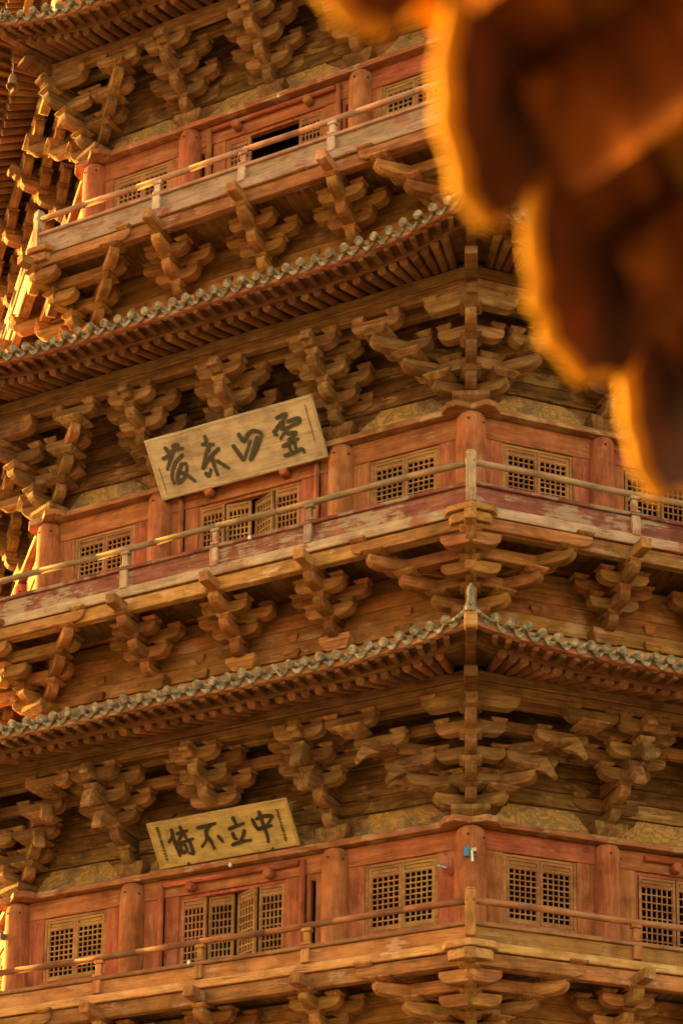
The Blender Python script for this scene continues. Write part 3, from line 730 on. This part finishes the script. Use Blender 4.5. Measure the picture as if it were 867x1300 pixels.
def plaque(l, bl, tl, w, hgt, strokes, groups, bmat, imat, hw, label, bands, taper):
    """bl / tl: (off, z) of bottom and top edge in the face frame, x range symmetric about xc"""
    (o0, z0, xc), (o1, z1) = bl, tl
    F = FM(l, 0)
    up = Vector((0, -(o1-o0), z1-z0)).normalized(); right = Vector((1, 0, 0)); nrm = right.cross(up)
    R = Matrix((right, up, nrm)).transposed().to_4x4(); M = F @ TR(xc-w/2, -o0, z0) @ R
    bm = bmesh.new(); box(bm, 0, w, 0, hgt, -.05, 0); root = link('plaque', finish(bm, 'plaque_board', bmat, .008), None, M)
    tag(root, label, 'plaque')
    for x0, x1, y0, y1 in ((.02, w-.02, hgt-.05, hgt-.02), (.02, w-.02, .02, .05), (.02, .05, .052, hgt-.052), (w-.05, w-.02, .052, hgt-.052)):
        bm = bmesh.new(); box(bm, x0, x1, y0, y1, .0005, .007); link('edge_strip', finish(bm, 'edge_strip', bmat, .002), root, M)
    for x0 in (.35, w-.45):
        bm = bmesh.new(); tube(bm, (x0, hgt*.9, -.06), (x0, hgt*.9+.02, -.55), .018, n=8); link('iron_hanger', finish(bm, 'iron_hanger', iron), root, M)
    n = 0
    for g in groups:
        bm = bmesh.new()
        for st in g:
            P = smooth_path(strokes[st]); L = len(P)-1
            for i in range(L):
                n += 1; f0 = .78+.3*math.sin(PI*min(1, .25+i/L)); f1 = .78+.3*math.sin(PI*min(1, .25+(i+1)/L))
                capsule(bm, P[i], P[i+1], hw*f0, hw*f1, .001, .012+.0007*(n % 9))
        link('written_character', finish(bm, 'written_character', imat), root, M)
    n = 0
    for x0, y0, y1, ww in bands:
        y = y0; bm = bmesh.new(); box(bm, x0-.004, x0+.004, y1, y0, .0008, .004)
        while y > y1+.03:
            hh = random.uniform(.02, .05)*taper
            n += 1
            for dy, w0, w1 in ((.0, -ww, ww), (.5, -ww*random.uniform(.3, 1), ww*random.uniform(.5, 1.1))):
                box(bm, x0+w0, x0+w1, y-hh*dy-.010, y-hh*dy, .001, .006+.0006*(n % 5))
            y -= hh+.012
        link('small_inscription', finish(bm, 'small_inscription', imat), root, M)
    return root, M
plaque('B', (.28, -.24, -.02), (1.0, .60), 3.5, 1.12, SB, [range(0, 7), range(7, 14), range(14, 17), range(17, 26)], board_B, char_ink, .037,
       'large pale wooden plaque with four grey brushed characters leaning out over the middle storey door', [(3.33, .97, .3, .012), (.14, .6, .1, .007)], .8)
r_, M_ = plaque('C', (.27, .125, .025), (.80, .76), 2.82, .87, SC, [range(0, 9), range(9, 13), range(13, 18), range(18, 22)], board_C, char_blk, .033,
       'smaller golden wooden plaque with four black characters leaning out over the lowest storey door', [(.20, .78, .1, .035), (2.59, .70, .1, .03)], 1)
bm = bmesh.new()
for x in (.60, 2.30): prism(bm, [(x, -.02), (x+.03, .02), (x, .06), (x-.03, .02)], .001, .02, 'xy')
link('nail_plate', finish(bm, 'nail_plate', char_blk), r_, M_)

# ------------------------------------------------------------------ small fittings
def camera_fitting(name, M, label, parts):
    r = None
    for nme, bm, mat in parts:
        me = finish(bm, nme, mat, .004)
        if r is None: r = link(name, me, None, M); tag(r, label, 'camera', 'surveillance cameras on the lowest storey')
        else: link(nme, me, r, M)
b1 = bmesh.new(); box(b1, -.10, .10, -.10, 0, -.09, .09)
b2 = bmesh.new(); box(b2, -.17, -.05, -.16, -.101, -.10, .12)
b3 = bmesh.new(); box(b3, -.02, .10, -.2, -.103, -.01, .07); b4 = bmesh.new(); tube(b4, (.0, -.19, .0), (.02, -.22, -.26), .028, n=10)
camera_fitting('surveillance_camera', CM('C', 0) @ TR(0.02, -.26, -.55) @ Matrix.Scale(.78, 4), 'surveillance camera with blue box and white tube on the front corner column',
    [('mounting_box', b1, iron), ('blue_box', b2, blue), ('camera_arm', b3, board_B), ('camera_tube', b4, white)])
b1 = bmesh.new(); tube(b1, (-.09, -.12, .06), (.05, -.08, -.01), .034, n=12); b2 = bmesh.new(); tube(b2, (.05, -.08, -.02), (.1, 0, -.1), .03, n=8)
camera_fitting('surveillance_camera', FM('C', 0) @ TR(4.13, -.1, -.70), 'small grey tube camera on the red board left of the front corner column', [('camera_tube', b1, steel), ('bracket', b2, rz)])
b1 = bmesh.new(); box(b1, -.04, .06, -.22, 0, -.05, .05); b2 = bmesh.new(); tube(b2, (.0, -.22, .05), (.02, -.26, -.22), .03, n=10); b3 = bmesh.new(); tube(b3, (.03, -.2, .1), (-.08, -.3, .06), .02, n=8)
camera_fitting('surveillance_camera', CM('C', 1) @ TR(-.12, -.18, -.66), 'white tube camera sticking out of the left corner column', [('mounting_arm', b1, iron), ('camera_tube', b2, white), ('bracket', b3, steel)])
def bulb(M, label):
    bm = bmesh.new(); lathe(bm, [(.012, .05), (.02, .03), (.034, 0), (.02, -.03), (.005, -.036)], 10)
    o = link('light_bulb', finish(bm, 'light_bulb', white), None, M); tag(o, label, 'light bulb', 'small white bulbs fixed to the woodwork')
bulb(FM('B', 0) @ TR(.744, -1.38, -2.17), 'tiny white bulb on the middle storey railing below its door')
bulb(FM('C', 0) @ TR(-.174, -1.23, -2.10), 'tiny white bulb on the lowest storey railing below its door')
bulb(FM('C', 0) @ TR(.08, -.32, -.04), 'tiny white bulb under the golden plaque')
bulb(FM('A', 0) @ TR(.2, -.32, -.05), 'tiny white bulb above the topmost storey door')
# wind bell under the top eave's left corner
bm = bmesh.new(); lathe(bm, [(.02, .14), (.06, .12), (.085, .04), (.10, -.08), (.13, -.14), (.11, -.14), (.07, .0), (.02, .08)], 12)
M = CM('A', 1) @ TR(0, -2.14, .92)
o = link('wind_bell', finish(bm, 'wind_bell', iron), None, M); tag(o, 'rusty iron wind bell hanging under the left corner of the topmost eave', 'wind bell')
bm = bmesh.new(); tube(bm, (0, 0, .12), (0, 0, .42), .012, n=6); link('hanger', finish(bm, 'hanger', iron), o, M)
bm = bmesh.new(); tube(bm, (0, 0, .05), (0, 0, -.2), .01, n=6); box(bm, -.06, .06, -.008, .008, -.27, -.19); link('clapper', finish(bm, 'clapper', iron), o, M)

# ------------------------------------------------------------------ pavilion whose eave hangs close to the camera
H = 1.5
Epts = [(-.183, 1.689), (-.096, 1.767), (.0105, 2.004), (.126, 2.2755), (.21, 2.527)]      # around the eave line (x, y-46.018)
e0 = Vector((.0105, -46.018+1.336*1.5, 0)); ed = Vector((.39, .92, 0)).normalized(); en = Vector((-.92, .39, 0)).normalized()
PM = Matrix((ed, -en, Vector((0, 0, 1)))).transposed().to_4x4(); PM.translation = Vector((e0.x, e0.y, H))   # x along eave (away), y inward, z up
pav = link('pavilion', None, None, TR(e0.x+1.5, e0.y-.8, GROUND)); tag(pav, 'out of focus eave of a nearby tiled pavilion, dark brown with sunlit ochre tile rims', 'pavilion')
def drip(i):
    rnd = random.Random(40+i); bm = bmesh.new(); k = rnd.uniform(.85, 1.1)
    R = [(.15*k, .24)]+[((.142*math.cos(t)**1.0+.006)*k+rnd.uniform(-.007, .007), .13-.155*math.sin(t)**1.2+rnd.uniform(-.008, .006)) for t in [q*PI/2/9 for q in range(9)]]
    Lf = [(-(.142*math.cos(t)**1.15+.006)*k-rnd.uniform(-.007, .007), .13-.155*math.sin(t)**.9+rnd.uniform(-.008, .006)) for t in [q*PI/2/9 for q in range(8, -1, -1)]]
    prism(bm, R+Lf+[(-.15*k, .24)], -.013, .013)
    me = finish(bm, 'drip_tile', [ochre, back_shade], .008)
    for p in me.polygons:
        if p.normal.y > .9: p.material_index = 1  # inner faces take the painted shade colour
    return me
xs = [-1.15, -.88, -.61, -.33, -.035, .275, .57]
for i, x in enumerate(xs):
    rnd = random.Random(70+i)
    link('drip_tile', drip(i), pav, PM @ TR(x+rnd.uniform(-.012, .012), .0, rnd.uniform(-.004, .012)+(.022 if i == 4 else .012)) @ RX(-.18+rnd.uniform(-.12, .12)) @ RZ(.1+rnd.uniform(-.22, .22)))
def cap():
    bm = bmesh.new(); tube(bm, (0, -.03, 0), (0, 1.6, .62), .065, n=16); tube(bm, (0, -.045, -.006), (0, -.02, .004), .078, n=20); return finish(bm, 'round_tile', ochre)
cm_ = cap()
for x in xs: link('round_tile', cm_, pav, PM @ TR(x+.14, 0, .20))
bm = bmesh.new()
prism(bm, [(-.01, .15), (2.2, 1.02), (2.2, 1.08), (-.01, .21)], -1.5, .66, 'yz'); link('roof_tiles', finish(bm, 'pav_roof', ochre), pav, PM)
bm = bmesh.new(); prism(bm, [(.02, .135), (.13, .15), (.13, .19), (.02, .16)], -1.5, .62, 'yz'); link('eave_board', finish(bm, 'pav_board', pavw), pav, PM)
for i in range(8):
    x = -1.40+.28*i; bm = bmesh.new(); tube(bm, (x, .075, .075), (x, 2.1, .87), .062, n=16); link('rafter', finish(bm, 'rafter', pavw), pav, PM)
bm = bmesh.new(); tube(bm, (-1.5, .62, .14), (.6, .62, .14), .09, n=16); link('eave_purlin', finish(bm, 'pav_purlin', pavw), pav, PM)
bm = bmesh.new(); prism(bm, [(.55, -.30), (.70, -.30), (.70, -.05), (.55, -.05)], -1.5, .6, 'yz'); link('tie_beam', finish(bm, 'pav_tie', pavw, .01), pav, PM)
for x in (.45,):
    bm = bmesh.new(); tube(bm, (x, .9, GROUND-H), (x, .9, .2), .13, n=20); link('post', finish(bm, 'pav_post', pavw), pav, PM)
bm = bmesh.new(); tube(bm, (-1.4, 1.9, GROUND-H), (-1.4, 1.9, .7), .13, n=20); link('post', finish(bm, 'pav_post', pavw), pav, PM)
bm = bmesh.new(); tube(bm, (.45, 1.9, GROUND-H), (.45, 1.9, .7), .13, n=20); link('post', finish(bm, 'pav_post', pavw), pav, PM)

# ------------------------------------------------------------------ ground
bm = bmesh.new(); s_ = 1500; bm.faces.new([bm.verts.new(v) for v in ((-s_, -s_, GROUND), (s_, -s_, GROUND), (s_, s_, GROUND), (-s_, s_, GROUND))])
g = link('ground', finish(bm, 'ground', stone), None); tag(g, 'grey stone paved courtyard around the pagoda', 'ground', kind='structure')

# ------------------------------------------------------------------ light
AZ, EL = math.radians(142), math.radians(12)
sd = Vector((math.cos(AZ)*math.cos(EL), math.sin(AZ)*math.cos(EL), math.sin(EL)))
sun = bpy.data.lights.new('sun', 'SUN'); sun.energy = 3.4; sun.angle = math.radians(.5); sun.color = (1, .58, .07)
so = bpy.data.objects.new('sun', sun); col.objects.link(so); so.rotation_euler = (-sd).to_track_quat('-Z', 'Y').to_euler(); so.location = sd*80
w = bpy.data.worlds.new('World'); scene.world = w; w.use_nodes = True; n = w.node_tree
bg = n.nodes['Background']; sky = n.nodes.new('ShaderNodeTexSky'); sky.sky_type = 'NISHITA'; sky.sun_disc = False
sky.sun_elevation = EL; sky.sun_rotation = PI/2-AZ; sky.air_density = 1.0; sky.dust_density = 6; sky.ozone_density = .5
mx = n.nodes.new('ShaderNodeMix'); mx.data_type = 'RGBA'; mx.blend_type = 'MULTIPLY'; mx.inputs[0].default_value = 1; mx.inputs[7].default_value = (1.22, .89, .45, 1)
n.links.new(sky.outputs[0], mx.inputs[6]); n.links.new(mx.outputs[2], bg.inputs['Color']); bg.inputs['Strength'].default_value = .15

# ------------------------------------------------------------------ camera
cam = bpy.data.cameras.new('camera'); co = bpy.data.objects.new('camera', cam); col.objects.link(co); scene.camera = co
yaw, pitch, roll = .07962, .19981, -.01682; fpx = 2713.24
c, s = math.cos(yaw), math.sin(yaw); X = Vector((c, s, 0)); Y = Vector((-s, c, 0)); Zv = Vector((0, 0, 1))
c, s = math.cos(pitch), math.sin(pitch); D = Y*c+Zv*s; U = -Y*s+Zv*c
c, s = math.cos(roll), math.sin(roll); Rv = X*c-U*s; Uv = X*s+U*c
co.matrix_world = Matrix.Translation((0, -46.018, 0)) @ Matrix((Rv, Uv, -D)).transposed().to_4x4()
cam.sensor_fit = 'VERTICAL'; cam.sensor_height = 36; cam.sensor_width = 24; cam.lens = 36*fpx/1300
cam.shift_x = -(384.52-433.5)/1300; cam.shift_y = (1568.2-650)/1300
cam.clip_end = 5000; cam.clip_start = .1
cam.dof.use_dof = True; cam.dof.focus_distance = 41; cam.dof.aperture_fstop = 75/28.0
vs = scene.view_settings; vs.view_transform = 'Standard'; vs.look = 'None'; vs.exposure = 2.8; vs.gamma = 1
scene.render.engine = 'CYCLES'; scene.cycles.use_denoising = True; scene.cycles.max_bounces = 5; scene.cycles.diffuse_bounces = 1
